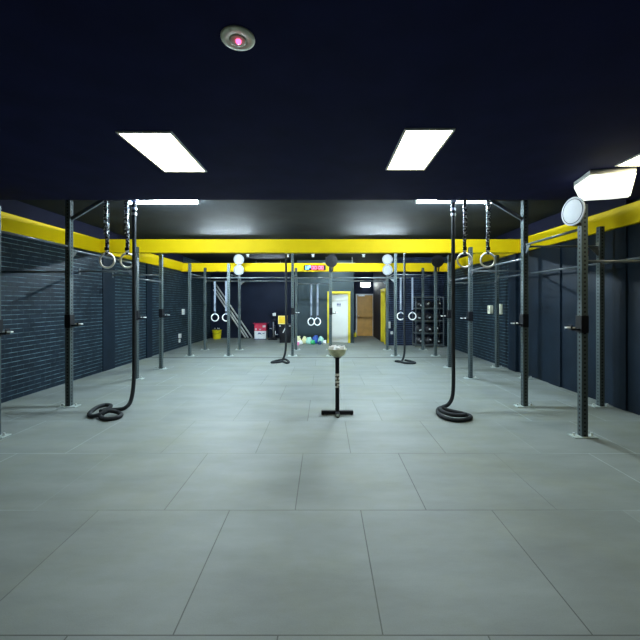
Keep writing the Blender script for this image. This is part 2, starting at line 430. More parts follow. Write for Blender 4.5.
d = bpy.data.objects.new('door_2', None); COL.objects.link(d); d.location = (E0, YC, 0); struct(d, 'orange timber door at the end of the corridor', 'door')
f = MB(); t = .06; W = E1 - E0
f.box(0, t, -.06, 0, 0, EZ, .004); f.box(W - t, W, -.06, 0, 0, EZ, .004); f.box(t, W - t, -.06, 0, EZ - t, EZ, .004)
f.build('door_frame', M_whitep, d)
leaf = MB().box(t + .004, W - t - .004, -.035, -.002, .008, EZ - t - .004, .003).build('door_leaf', M_wood, d)
hd = MB(); hd.cyl((t + .07, -.055, .95), .028, .04, 'Y', 16); hd.sphere((t + .07, -.085, .95), .028, 14, 10); hd.build('door_handle', M_silver, leaf)
cl = MB(); cl.box(.12, .42, -.085, -.036, EZ - .115, EZ - .062, .004); cl.bar((.27, -.09, EZ - .05), (.62, -.075, EZ - .035), .02, .014); cl.build('door_closer', M_silver, leaf)

d = bpy.data.objects.new('door_3', None); COL.objects.link(d); d.location = (XC, 13.90, 0); struct(d, 'yellow framed opening in the right side of the corridor', 'door')
f = MB(); f.box(-.03, .15, -.48, -.38, 0, 2.12, .004); f.box(-.03, .15, .38, .48, 0, 2.12, .004); f.box(-.03, .15, -.38, .38, 2.02, 2.12, .004)
f.build('door_frame', M_yframe, d)

# ------------------------------------------------------------------ rigs
PW = .0375
def upright_mesh(h):
    mb = MB(); mb.box(-PW, PW, -PW, PW, .008, h, .004); return mb
plate_src = bolt_src = None
mesh_cache = {}
def add_part(name, key, maker, m, parent, loc, rot=(0, 0, 0)):
    """part whose mesh data is shared between equal pieces"""
    if key not in mesh_cache:
        o = maker().build(name, m, parent, loc, rot); mesh_cache[key] = o.data; return o
    o = bpy.data.objects.new(name, mesh_cache[key]); COL.objects.link(o); o.parent = parent; o.location = loc; o.rotation_euler = rot
    return o
def upright(rig, x, y, h):
    R = rig.location
    u = add_part('upright', ('up', h), lambda: upright_mesh(h), M_post, rig, (x - R.x, y - R.y, 0))
    add_part('base_plate', 'plate', lambda: MB().box(-.14, .14, -.065, .065, 0, .010, .002), M_plate, u, (0, 0, 0))['label'] = 'pale steel foot plate'
    for s in (-1, 1):
        add_part('bolt', 'bolt', lambda: MB().cyl((0, 0, .012), .018, .008, 'Z', 16).cyl((0, 0, .026), .012, .024, 'Z', 6), M_bolt, u, (s * .105, 0, .006))
    return u
def ybar(rig, x, y0, y1, z, r=.017):
    R = rig.location
    b = MB(); b.tube([(0, y0 + PW, 0), (0, y1 - PW, 0)], r, 12)
    for yy, s in ((y0 + PW, 1), (y1 - PW, -1)): b.box(-.03, .03, min(yy, yy + s * .008), max(yy, yy + s * .008), -.06, .06)
    return b.build('pull_up_bar', M_bar, rig, (x - R.x, -R.y, z))
def xbar(rig, y, x0, x1, z, r=.017, m=None, name='cross_bar'):
    R = rig.location
    b = MB(); b.tube([(x0, 0, 0), (x1, 0, 0)], r, 12)
    for xx, s in ((x0, 1), (x1, -1)): b.box(min(xx, xx + s * .008), max(xx, xx + s * .008), -.03, .03, -.06, .06)
    return b.build(name, m or M_bar, rig, (-R.x, y - R.y, z))
def gusset(rig, x, y, z, axis, s):
    """triangular plate under a bar at an upright"""
    R = rig.location
    b = MB()
    if axis == 'X': b.prism([(s * PW, -.02), (s * (PW + .13), -.02), (s * PW, -.15)], 'Y', -.004, .004)
    else: b.prism([(s * PW, -.02), (s * (PW + .13), -.02), (s * PW, -.15)], 'X', -.004, .004)
    return b.build('gusset', M_bar, rig, (x - R.x, y - R.y, z))

# right rig
XI, XO = 3.06, 4.22
RY = (4.20, 5.42, 7.42, 8.66)
rigR = thing('pull_up_rig', (XI, 6.4, 0), 'black steel pull-up rig standing along the right wall', 'rig', 'pull-up rigs')
for y in RY:
    upright(rigR, XI, y, 3.17 if y == 5.42 else 2.74)
    upright(rigR, XO, y, 2.74)
for (a, b_, z) in ((4.20, 5.42, 2.46), (5.42, 7.42, 2.255), (7.42, 8.66, 2.11)): ybar(rigR, XI, a, b_, z)
for a, b_ in zip(RY, RY[1:]): ybar(rigR, XO, a, b_, 2.18)
for y, z in zip(RY, (2.07, 2.44, 2.24, 2.06)): xbar(rigR, y, XI + PW, XO - PW, z)
gusset(rigR, XI, 5.42, 2.46, 'Y', -1); gusset(rigR, XI, 7.42, 2.255, 'Y', -1); gusset(rigR, XO, 5.42, 2.44, 'X', -1)
R = rigR.location
MB().box(1.72, XI - PW, 5.42 - .035, 5.42 + .035, 3.142, 3.20, .004).build('overhead_arm', M_dark, rigR, (-R.x, -R.y, 0))
MB().bar((XI - PW, 5.42, 2.86), (XI - .52, 5.42, 3.15), .035, .05).build('arm_brace', M_bar, rigR, (-R.x, -R.y, 0))
# left rig (tied to the wall)
XI2 = -3.89
LY = (4.20, 5.42, 7.36, 8.48)
rigL = thing('pull_up_rig', (XI2, 6.4, 0), 'black steel pull-up rig tied to the left brick wall', 'rig', 'pull-up rigs')
for y in LY: upright(rigL, XI2, y, 3.17 if y == 5.42 else 2.74)
for (a, b_, z) in ((4.20, 5.42, 2.44), (5.42, 7.36, 2.39), (7.36, 8.48, 2.08)): ybar(rigL, XI2, a, b_, z)
for y, z in zip(LY, (2.2, 2.05, 2.23, 2.24)): xbar(rigL, y, XL + .022 if y > 8.2 else XL + .002, XI2 - PW, z)
gusset(rigL, XI2, 5.42, 2.39, 'Y', 1); gusset(rigL, XI2, 7.36, 2.23, 'X', -1)
R = rigL.location
MB().box(XI2 + PW, -2.60, 5.42 - .035, 5.42 + .035, 3.142, 3.20, .004).build('overhead_arm', M_dark, rigL, (-R.x, -R.y, 0))
MB().bar((XI2 + PW, 5.42, 2.86), (XI2 + .52, 5.42, 3.15), .035, .05).build('arm_brace', M_bar, rigL, (-R.x, -R.y, 0))
# far rig
FX = (-3.97, -2.82, -.93, .20, 2.11, 3.30)
F0, F1 = 10.5, 11.85
rigF = thing('pull_up_rig', (0, 11.2, 0), 'long black free-standing rig across the far end of the gym', 'rig', 'pull-up rigs')
for x in FX:
    upright(rigF, x, F0, 3.17 if x in (-.93, 2.11) else 2.74); upright(rigF, x, F1, 2.74)
    ybar(rigF, x, F0, F1, 2.43)
for k, (a, b_) in enumerate(zip(FX, FX[1:])):
    z0, z1 = (2.315, 2.30) if k < 4 else (2.41, 2.42)
    if k == 2: z0, z1 = 2.31, 2.21
    xbar(rigF, F0, a + PW, b_ - PW, z0); xbar(rigF, F1, a + PW, b_ - PW, z1)
gusset(rigF, -2.82, F1, 2.30, 'X', 1); gusset(rigF, 2.11, F1, 2.30, 'X', -1); gusset(rigF, 2.11, F0, 2.315, 'X', -1)
R = rigF.location
for x in (-.93, 2.11):
    MB().box(x - .03, x + .03, 9.25, F0 - PW, 3.112, 3.17, .004).build('overhead_arm', M_dark, rigF, (-R.x, -R.y, 0))
    MB().bar((x, F0 - PW, 2.90), (x, F0 - .30, 3.11), .04, .04).build('arm_brace', M_bar, rigF, (-R.x, -R.y, 0))

# barbell hooks on the inner uprights
def make_hook():
    e = bpy.data.objects.new('barbell_hook', None); COL.objects.link(e); e.empty_display_size = .05
    # local: upright axis at origin, tongue points to +X
    b = MB(); b.box(PW + .001, PW + .012, -.05, .05, -.07, .13, .002); b.box(-PW, PW + .001, -.05, -PW - .002, -.07, .13, .002); b.box(-PW, PW + .001, PW + .002, .05, -.07, .13, .002)
    b.build('sleeve', M_dark, e)
    t = MB(); t.box(PW + .012, PW + .115, -.03, .03, -.045, -.022, .003); t.box(PW + .10, PW + .115, -.03, .03, -.022, .02, .003); t.build('tongue', M_dark, e)
    w = MB(); w.box(PW + .06, PW + .165, -.018, .018, -.021, -.004, .003); w.build('peg', M_chalk, e)['label'] = 'white plastic peg'
    return e
hook0 = make_hook(); used = False
def hook(x, y, z, rz, lab):
    global used
    h = hook0 if not used else copy_tree(hook0)
    used = True
    h.location = (x, y, z); h.rotation_euler = (0, 0, rz)
    tag(h, lab, 'barbell hook', 'barbell hooks on the rigs')
hook(XI, 4.20, 1.30, PI, 'black barbell hook with white peg on the nearest right upright')
hook(XI, 5.42, 1.28, PI, 'black barbell hook with white peg on the second right upright')
hook(XI, 7.42, 1.27, PI, 'black barbell hook with white peg on the third right upright')
hook(XI2, 4.20, 1.25, 0, 'black barbell hook with white peg at the left edge of the photo')
hook(XI2, 5.42, 1.27, 0, 'black barbell hook with white peg on the second left upright')
hook(-.93, F0, 1.30, 0, 'black barbell hook on the far upright left of the middle rings')
hook(.20, F0, 1.30, 0, 'black barbell hook on the far upright in front of the white door')
hook(XI2, 7.36, 1.29, 0, 'black barbell hook on the left upright behind the climbing rope')

# ------------------------------------------------------------------ wall ball targets
def target(loc, rz, disc_m, r, lab, arm, post_h=None):
    t = thing('ball_target', loc, lab, 'target', 'wall ball targets on the rigs', rz)
    b = MB(); b.cyl((0, 0, 0), r, .016, 'Y', 40); b.build('disc', disc_m, t)
    rim = MB(); rim.torus((0, -.008, 0), r * .86, .004, 'Y', 48, 6); rim.build('rim_line', M_silver if disc_m is M_whitep else M_dark, t)
    a = MB()
    for seg in arm: a.bar(*seg, .035, .035)
    a.build('bracket', M_dark, t)
    return t
M_tdisc = mat('white_target_plate', (.30, .32, .34), .4, noise=.03)
target((2.925, 4.17, 2.655), math.radians(-83), M_tdisc, .165, 'white round target on the nearest right upright below the box lamp', [((0, .0265, -.02), (0, .0265, -.17)), ((0, .0265, -.15), (0, .092, -.15))])
for x, s in ((-2.82, 'left'), (2.11, 'right')):
    for z, nm in ((3.01, 'upper'), (2.66, 'lower')):
        target((x - .005, F1 - .085, z), 0, M_tdisc, .172, '%s white round target of the two on the far %s upright' % (nm, s), [((0, .0265, .05), (0, .0265, -.33))] if z > 3 else [((.03, .0265, -.04), (.0, .0265, -.14))])
for x, s in ((.215, 'above the far upright left of the white door'), (3.33, 'above the far upright beside the medicine ball rack')):
    target((x, F0 - .085, 2.80), 0, M_dark, .185, 'black round target ' + s, [((-.06, .0265, -.10), (-.035, .0265, -.30)), ((.06, .0265, -.10), (.035, .0265, -.30))])

hook(XI2, 8.48, 1.30, 0, 'black barbell hook with white peg on the farthest upright of the left rig')
hook(XI, 8.66, 1.27, PI, 'black barbell hook with white peg on the farthest inner upright of the right rig')

# ------------------------------------------------------------------ gymnastic rings
def ring(x, y, z, top, R, r, rm, sm, lab, group, sw=.038, fold=True, rz=0.0):
    t = thing('gymnastic_ring', (x, y, z), lab, 'gymnastic ring', group, rz)
    MB().torus((0, 0, 0), R, r, 'Y', 48, 12).build('ring', rm, t)
    H = top - z
    b = MB(); b.box(-sw / 2, sw / 2, -r - .004, -r - .001, R - .02, H); b.box(-sw / 2, sw / 2, r + .001, r + .004, R - .02, H)
    b.box(-sw / 2, sw / 2, -r - .004, r + .004, R - r - .004, R - r - .001)
    b.build('strap', sm, t)
    if fold:
        c = MB(); random.seed(int(abs(x * 100)))
        pts = []
        zz = H * .98
        while zz > H * .45:
            c.box(-sw / 2 - .012, sw / 2 + .006, -r - .022 - random.random() * .012, -r - .006, zz - .045, zz, .004); zz -= .058
        c.build('folded_tail', M_strap, t)
    k = MB(); k.box(-sw / 2 - .008, sw / 2 + .008, -r - .016, -r - .004, R + .04, R + .09, .003); k.build('buckle', M_dark, t)
    return t
g1 = 'gymnastic rings on the side rigs'
ring(-3.31, 5.42, 2.226, 3.14, .110, .014, M_ring, M_strap, 'pale wooden ring farther left beside the front left climbing rope', g1)
ring(-3.00, 5.42, 2.226, 3.14, .106, .014, M_ring, M_strap, 'pale wooden ring right next to the front left climbing rope', g1)
ring(2.145, 5.42, 2.232, 3.14, .108, .014, M_ring, M_strap, 'pale wooden ring right next to the front right climbing rope', g1)
ring(2.50, 5.42, 2.232, 3.14, .108, .014, M_ring, M_strap, 'pale wooden ring nearer the front right tall upright', g1)
g2 = 'white gymnastic rings on the far rig'
for x, s in ((-3.64, 'left'), (-3.27, 'right')): ring(x, F1, 1.085, 2.30, .118, .018, M_wring, M_wstrap, 'white ring on a pale strap above the yellow bucket, %s of two' % s, g2, .05, False)
for x, s in ((-.43, 'left'), (-.22, 'right')): ring(x, F1, .945, 2.19, .118, .018, M_wring, M_wstrap, 'white ring in front of the slate partition, %s of two' % s, g2, .05, False, math.radians(32))
for x, s in ((2.56, 'left'), (2.95, 'right')): ring(x, F1, 1.13, 2.42, .118, .018, M_wring, M_wstrap, 'white ring beside the medicine ball rack, %s of two' % s, g2, .05, False)

# ------------------------------------------------------------------ climbing ropes
def smooth(pts, n=8):
    P = [Vector(p) for p in pts]; P = [P[0]] + P + [P[-1]]; out = []
    for i in range(1, len(P) - 2):
        for k in range(n):
            t = k / n; a, b, c, d = P[i - 1], P[i], P[i + 1], P[i + 2]
            out.append(.5 * ((2 * b) + (c - a) * t + (2 * a - 5 * b + 4 * c - d) * t * t + (3 * b - a - 3 * c + d) * t ** 3))
    out.append(P[-2]); return out
def rope(top, floor_pts, r, lab, n=8):
    bx, by = floor_pts[-1][0], floor_pts[-1][1]
    t = thing('climbing_rope', (top[0], top[1], 0), lab, 'rope', 'climbing ropes')
    pts = [(0, 0, top[2]), (0, 0, 2.4), (0, 0, 1.6), (0, 0, .9)] + [(x - top[0], y - top[1], z) for x, y, z in floor_pts]
    MB().tube(smooth(pts, n), r, 12).build('rope', M_rope, t)
    c = MB()
    for z in (top[2] - .02, top[2] - .14, top[2] - .22): c.cyl((0, 0, z), r + (.024 if z > top[2] - .03 else .010), .035, 'Z', 16)
    c.build('clamp', M_silver, t)['label'] = 'silver clamp at the top of the rope'
    return t
r = .028
rope((-2.865, 5.36, 3.14), [(-2.855, 5.33, .42), (-2.86, 5.26, .14), (-2.90, 5.18, .05), (-3.00, 5.17, r), (-3.09, 5.14, r), (-3.10, 4.98, r), (-3.03, 4.82, r), (-2.91, 4.74, r), (-2.80, 4.80, r), (-2.81, 4.92, r), (-2.92, 5.01, r + .01),
      (-3.02, 4.96, r + .045), (-3.08, 4.86, r + .02), (-3.18, 4.86, r), (-3.28, 4.96, r), (-3.34, 5.12, r), (-3.37, 5.30, r), (-3.32, 5.40, r), (-3.22, 5.36, r), (-3.17, 5.22, r), (-3.20, 5.08, r + .0)], r,
     'black climbing rope near the left rig, end looped on the floor')
rope((1.965, 5.40, 3.14), [(1.962, 5.38, .42), (1.94, 5.36, .17), (1.87, 5.33, .06), (1.78, 5.30, r), (1.68, 5.20, r), (1.615, 5.04, r), (1.61, 4.88, r), (1.67, 4.75, r), (1.78, 4.70, r), (1.91, 4.74, r), (2.00, 4.84, r), (1.97, 4.95, r),
      (1.88, 5.02, r + .005), (1.78, 5.10, r + .01), (1.70, 5.14, r + .03), (1.645, 5.04, r + .047), (1.645, 4.90, r + .048), (1.70, 4.79, r + .048), (1.79, 4.75, r + .048), (1.88, 4.77, r + .045), (1.94, 4.85, r + .03)], r,
     'black climbing rope near the right rig, end coiled on the floor')
rope((-1.01, 9.45, 3.11), [(-1.01, 9.42, .45), (-1.04, 9.40, .2), (-1.10, 9.38, .06), (-1.14, 9.34, r), (-1.24, 9.25, r), (-1.36, 9.22, r), (-1.34, 9.36, r), (-1.16, 9.45, r + .03), (-1.02, 9.40, r + .05), (-.92, 9.30, r), (-.96, 9.18, r), (-1.08, 9.22, r + .03)], r,
     'black climbing rope in front of the black bin, end piled on floor')
rope((2.14, 9.45, 3.11), [(2.14, 9.42, .45), (2.12, 9.40, .2), (2.07, 9.38, .06), (2.0, 9.36, r), (1.90, 9.42, r), (1.96, 9.30, r + .02), (2.10, 9.16, r), (2.28, 9.12, r), (2.36, 9.20, r), (2.26, 9.32, r + .02), (2.12, 9.28, r + .05)], r,
     'black climbing rope left of the far right rings, end on floor')

# ------------------------------------------------------------------ lamps
def panel(x0, x1, y0, y1, lab):
    t = thing('ceiling_light', ((x0 + x1) / 2, (y0 + y1) / 2, ZN), lab, 'light', 'rectangular ceiling light panels')
    w, d = (x1 - x0) / 2, (y1 - y0) / 2
    f = MB(); k = .018
    f.box(-w - k, -w, -d - k, d + k, -.014, 0); f.box(w, w + k, -d - k, d + k, -.014, 0); f.box(-w, w, -d - k, -d, -.014, 0); f.box(-w, w, d, d + k, -.014, 0)
    f.build('frame', M_lampbody, t)
    MB().box(-w, w, -d, d, -.009, -.001).build('diffuser', M_panel, t)
panel(-1.775, -1.33, 3.07, 3.965, 'bright rectangular ceiling light panel on the left')
panel(.70, 1.095, 3.02, 3.905, 'bright rectangular ceiling light panel right of the middle')
panel(3.14, 3.58, 3.02, 3.80, 'bright ceiling light panel cut by the right edge of the photo')

def batten(x, y, z, L, rz, lab, drop=0.0, tm=None):
    t = thing('tube_light', (x, y, z), lab, 'light', 'tube lights under the slab ceiling', rz)
    hw = .11 if drop > 0 else .035  # hung housings made wider to block light going up
    b = MB(); b.box(-L / 2, L / 2, -hw, hw, .02, min(ZU - z, .075), .004)
    if drop > 0:
        for s in (-.4, .4): b.cyl((s * L, 0, (ZU - z + .075) / 2), .006, ZU - z - .075, 'Z', 8)
    b.build('housing', M_lampbody, t)
    MB().tube([(-L / 2 + .01, 0, 0), (L / 2 - .01, 0, 0)], .021, 14).build('tube', tm or M_tube, t)
    c = MB(); c.box(-L / 2 - .012, -L / 2 + .01, -.03, .03, -.024, .03, .003); c.box(L / 2 - .01, L / 2 + .012, -.03, .03, -.024, .03, .003); c.build('end_cap', M_lampbody, t)
batten(-2.515, 5.56, 3.155, 1.10, 0, 'glowing tube light by the front left gymnastic rings')
batten(2.06, 5.56, 3.163, 1.22, math.radians(0), 'glowing tube light behind the front right gymnastic rings')
batten(-2.5, 9.3, 3.045, 1.2, 0, 'tube light hidden behind the nearer yellow beam, left one', 1, M_tubemid)
batten(1.4, 9.3, 3.045, 1.2, 0, 'tube light hidden behind the nearer yellow beam, right one', 1, M_tubemid)
batten(-2.2, 14.0, 3.06, 1.2, 0, 'tube light over the far left recess behind the yellow beam', 1, M_tubefar)
batten(.55, 13.0, 2.95, 1.2, 0, 'tube light hung in front of the partition behind the yellow beam', 1, M_tubefar)

# tapered box lamp on the ceiling by the nearest right upright
t = thing('bulkhead_light', (3.224, 4.10, ZN), 'white tapered box lamp hanging from the ceiling at upper right', 'light', None, math.radians(-14))
b = MB(); b.box(-.22, .22, -.21, .21, -.055, 0, .006); b.build('housing', M_lampbody, t)
b = MB()
b.hull([(-.185, -.17, -.30), (.185, -.17, -.32), (.175, .17, -.245), (-.165, .17, -.245), (-.225, -.215, -.055), (.225, -.215, -.055), (.225, .215, -.055), (-.225, .215, -.055)])
bmesh.ops.bevel(b.bm, geom=b.bm.edges[:], offset=.015, segments=2, affect='EDGES')
b.build('diffuser', M_bulk, t)

t = thing('wall_lamp', (1.95, YC, 2.42), 'small glowing white lamp above the orange timber door', 'light')
MB().box(-.23, .23, -.05, 0, -.10, .10, .004).build('housing', M_lampbody, t)
MB().box(-.21, .21, -.085, -.051, -.085, .085, .006).build('diffuser', M_exitl, t)

# round ceiling sensor with a red light
t = thing('ceiling_sensor', (-.48, 1.98, ZN), 'round cream ceiling sensor with a glowing red light', 'sensor')
MB().lathe([(0, 0), (.094, 0), (.094, -.006), (.086, -.012), (.045, -.014), (.043, -.009), (.036, -.009), (.034, -.016), (0, -.018)], 40).build('plate', M_cream, t)
MB().lathe([(0, -.012), (.045, -.012), (.047, -.016), (.040, -.017), (0, -.017)], 32).build('sensor_ring', mat('taupe_ring', (.50, .48, .34), .5), t)
MB().sphere((.004, -.004, -.022), .015, 16, 10).build('status_light', M_led, t)
# small spots on the slab ceiling
for i, (x, y, lab) in enumerate(((-2.62, 12.2, 'small white ceiling fitting above the far left white targets'), (-1.25, 12.2, 'small white ceiling fitting left of the lit timer'), (-.38, 12.2, 'small white ceiling fitting above the lit timer'), (1.36, 12.2, 'small white ceiling fitting left of the far right white targets'))):
    t = thing('ceiling_fitting', (x, y, ZU), lab, 'ceiling fitting', 'small white fittings on the slab ceiling')
    MB().lathe([(0, 0), (.06, 0), (.06, -.02), (.045, -.03), (0, -.03)], 20).build('rose', M_whitep, t)
    MB().lathe([(0, -.03), (.03, -.03), (.05, -.09), (0, -.10)], 20).build('cap', M_whitep, t)

# ------------------------------------------------------------------ timer
t = thing('timer_clock', (-.32, 12.53, 2.81), 'black wall timer with lit blue and red digits on the yellow beam', 'timer')
MB().box(-.38, .38, -.055, .02, -.085, .085, .006).build('housing', M_bin, t)
SEG = {'0': 'abcdef', 'U': 'bcdef', 'P': 'abefg'}
def digit(ch, cx, m):
    w, h, k = .034, .058, .013
    b = MB(); y0, y1 = -.060, -.0551
    for sgm in SEG[ch]:
        x0, x1, z0, z1 = {'a': (-w, w, h - k, h), 'g': (-w, w, -k / 2, k / 2), 'd': (-w, w, -h, -h + k), 'b': (w - k, w, 0, h), 'c': (w - k, w, -h, 0), 'f': (-w, -w + k, 0, h), 'e': (-w, -w + k, -h, 0)}[sgm]
        b.box(cx + x0, cx + x1, y0, y1, z0, z1)
    b.build('digit', m, t)
for ch, cx, m in (('U', -.29, M_segb), ('P', -.195, M_segb), ('0', -.075, M_segr), ('0', .02, M_segr), ('0', .165, M_segr), ('0', .26, M_segr)): digit(ch, cx, m)
b = MB(); b.box(.082, .098, -.060, -.0551, .015, .03); b.box(.082, .098, -.060, -.0551, -.03, -.015); b.build('colon', M_segr, t)

# ------------------------------------------------------------------ chalk stand
CX, CY = .188, 5.03
t = thing('chalk_stand', (CX, CY, 0), 'black floor stand with steel chalk bowl in the middle of the gym', 'chalk stand')
b = MB(); b.box(-.225, .225, -.03, .03, .012, .058, .004); b.build('cross_foot', M_dark, t)
b = MB(); b.box(-.028, .028, -.15, -.031, .012, .052, .004); b.box(-.028, .028, .031, .13, .012, .052, .004); b.build('long_foot', M_dark, t)
for x, y in ((-.205, 0), (.205, 0), (0, -.13), (0, .11)):
    MB().cyl((x, y, .006), .02, .012, 'Z', 14).build('foot_pad', M_bin, t)
b = MB(); b.box(-.028, .028, -.028, .028, .058, .80, .004); pole = b.build('pole', M_dark, t)
MB().box(-.02, .02, -.158, -.151, .018, .046, .001).build('end_plate', M_plate, t)['label'] = 'pale end plate on the front foot'
# white lettering marks down the pole (blocky, worn)
b = MB(); y0, y1 = -.0305, -.0282
def mk(x0, x1, z0, z1): b.box(x0, x1, y0, y1, z0, z1)
for z in (.565, .515, .465, .415):
    if z in (.565, .465): mk(-.025, .025, z - .016, z + .016)
    elif z == .515: mk(-.026, -.008, z - .016, z + .014); mk(.008, .026, z - .016, z + .014)
    else: mk(-.006, .026, z - .004, z + .018); mk(-.026, .014, z - .030, z - .010)
b.build('lettering', M_chalk, pole)['label'] = 'white lettering running down the pole'
b = MB(); b.cyl((0, 0, .806), .05, .012, 'Z', 24); b.build('bowl_mount', M_dark, t)
MB().lathe([(0, .813), (.045, .813), (.075, .826), (.105, .852), (.122, .885), (.130, .922), (.136, .925), (.136, .929), (.127, .929), (.117, .889), (.10, .858), (.072, .833), (.04, .822), (0, .822)], 40).build('bowl', M_bowl, t)
k = 0
for a, rr, sz in ((0, .0, .05), (.3, .075, .045), (1.2, .08, .04), (2.1, .075, .048), (3.0, .08, .042), (3.9, .078, .046), (4.8, .082, .04), (5.6, .075, .045)):
    sz *= 1.35; rr *= 1.18
    x, y = CX + rr * math.cos(a), CY + rr * math.sin(a)
    b = MB(); b.box(-sz / 2, sz / 2, -sz * .42, sz * .42, 0, sz * .8, .006)
    where = ('centre of the bowl', 'right side of the bowl', 'back right of the bowl', 'back left of the bowl', 'left side of the bowl', 'front left of the bowl', 'front of the bowl', 'front right of the bowl')[k]
    tag(b.build('chalk_block', M_chalk, None, (x, y, .905 if rr == 0 else .918), (random.uniform(-.3, .3), random.uniform(-.3, .3), random.uniform(0, 3))), 'white chalk lump at the ' + where, 'chalk', 'chalk lumps heaped in the bowl')
    k += 1
b = MB(); b.sphere((0, 0, 0), .1, 20, 10, (1, 1, .35)); tag(b.build('chalk_heap', M_chalk, None, (CX, CY, .868)), 'loose white chalk filling the steel bowl', 'chalk', None, 'stuff')

# ------------------------------------------------------------------ medicine ball rack
RX0, RX1, RY0, RY1 = 3.26, 4.24, 12.60, 13.02
t = thing('ball_rack', ((RX0 + RX1) / 2, (RY0 + RY1) / 2, 0), 'grey four-tier rack of black medicine balls at the far right', 'rack')
w, dd = (RX1 - RX0) / 2, (RY1 - RY0) / 2
TZ = (.06, .47, .91, 1.35)
for sx in (-1, 1):
    for sy in (-1, 1): MB().box(sx * w - .016, sx * w + .016, sy * dd - .016, sy * dd + .016, 0, 1.80, .002).build('post', M_bar, t)
for z in TZ:
    b = MB()
    for sy in (-1, 1): b.box(-w + .016, w - .016, sy * dd - .014, sy * dd + .014, z, z + .045, .002)
    for yy in (-.085, .085): b.tube([(-w + .01, yy, z + .02), (w - .01, yy, z + .02)], .011, 10)
    for sx in (-1, 1): b.box(sx * w - .014, sx * w + .014, -dd + .016, dd - .016, z, z + .04, .002)
    b.build('shelf_rail', M_bar, t)
b = MB()
for sy in (-1, 1): b.box(-w + .016, w - .016, sy * dd - .014, sy * dd + .014, 1.755, 1.80, .002)
for sx in (-1, 1): b.box(sx * w - .014, sx * w + .014, -dd + .016, dd - .016, 1.76, 1.80, .002)
b.build('top_rail', M_bar, t)
names = ('bottom', 'second lowest', 'second highest', 'top')
pos = ('left', 'middle', 'right')
rcx, rcy = (RX0 + RX1) / 2, (RY0 + RY1) / 2
ball0 = None
for i, z in enumerate(TZ):
    for j, dx in enumerate((-.315, 0, .315)):
        if ball0 is None:
            ball0 = bpy.data.objects.new('medicine_ball', None); COL.objects.link(ball0)
            MB().sphere((0, 0, 0), .150, 28, 16).build('ball_body', M_ball, ball0)
            b = MB(); b.torus((0, 0, 0), .1495, .003, 'X', 40, 6); b.torus((0, 0, 0), .1495, .003, 'Z', 40, 6); b.build('seam', M_dark, ball0)
            # curved white patch on the skin of the ball
            b = MB(); n = 6
            grid = []
            for a in range(n + 1):
                row = []
                for q in range(n + 1):
                    th = (a / n - .5) * .55; ph = (q / n - .5) * .34
                    v = Vector((math.sin(th) * math.cos(ph), -math.cos(th) * math.cos(ph), math.sin(ph))) * .1525
                    row.append(b.bm.verts.new(v))
                grid.append(row)
            for a in range(n):
                for q in range(n): b.bm.faces.new((grid[a][q], grid[a + 1][q], grid[a + 1][q + 1], grid[a][q + 1]))
            b.build('white_patch', M_whitep, ball0)['label'] = 'white patch'
            bb = ball0
        else: bb = copy_tree(ball0)
        bb.location = (rcx + dx, rcy, z + .02 + .139)
        bb.rotation_euler = (random.uniform(-.5, .3), random.uniform(-.8, .8), random.uniform(-.45, .35))
        tag(bb, 'black medicine ball on the %s tier of the rack, %s one' % (names[i], pos[j]), 'medicine ball', 'medicine balls on the rack')

# ------------------------------------------------------------------ far left recess
# leaning white poles
def pole3(xt, zt, xb, yb, lab):
    o = MB(); a = Vector((xb, yb, .035)); c = Vector((xt, YB - .045, zt))
    o.tube([a, c], .032, 14); tag(o.build('pole', M_whitep), lab, 'pole', 'white poles leaning on the far wall')
pole3(-4.85, 2.42, -3.16, 15.62, 'white pole leaning on the far wall, rightmost of three')
pole3(-4.90, 2.30, -3.34, 15.64, 'white pole leaning on the far wall, middle of three')
pole3(-4.93, 2.16, -3.46, 15.66, 'white pole leaning on the far wall, leftmost of three')
# yellow bucket
t = thing('bucket', (-4.66, 15.45, 0), 'yellow bucket standing by the far left corner', 'bucket')
MB().lathe([(0, .005), (.15, .005), (.155, 0), (.158, .01), (.20, .36), (.21, .37), (.21, .385), (.195, .385), (.155, .02), (0, .015)], 32).build('tub', M_bucket, t)
hp = [(.212 * math.cos(a), -.03 - .16 * math.sin(a) * .3, .36 - .12 * math.sin(a)) for a in [PI * i / 14 for i in range(15)]]
hp = [(x, y - .20 * math.sin(PI * i / 14), z) for i, (x, y, z) in enumerate(hp)]
MB().tube(hp, .006, 8).build('handle', M_dark, t)
for i, (dx, dy, s) in enumerate(((-.09, 0, 'left'), (.02, .05, 'middle'), (.10, -.02, 'right'))):
    t = thing('tool_handle', (-4.66 + dx * .7, 15.45 + dy, .02), 'dark handle with pale tip poking out of the yellow bucket, %s one' % s, 'handle', 'handles in the yellow bucket')
    MB().tube([(0, 0, 0), (dx * .3, dy * .2, .42)], .022, 12).build('grip', M_bin, t)
    MB().sphere((dx * .3, dy * .2, .43), .032, 14, 10).build('tip', M_silver, t)
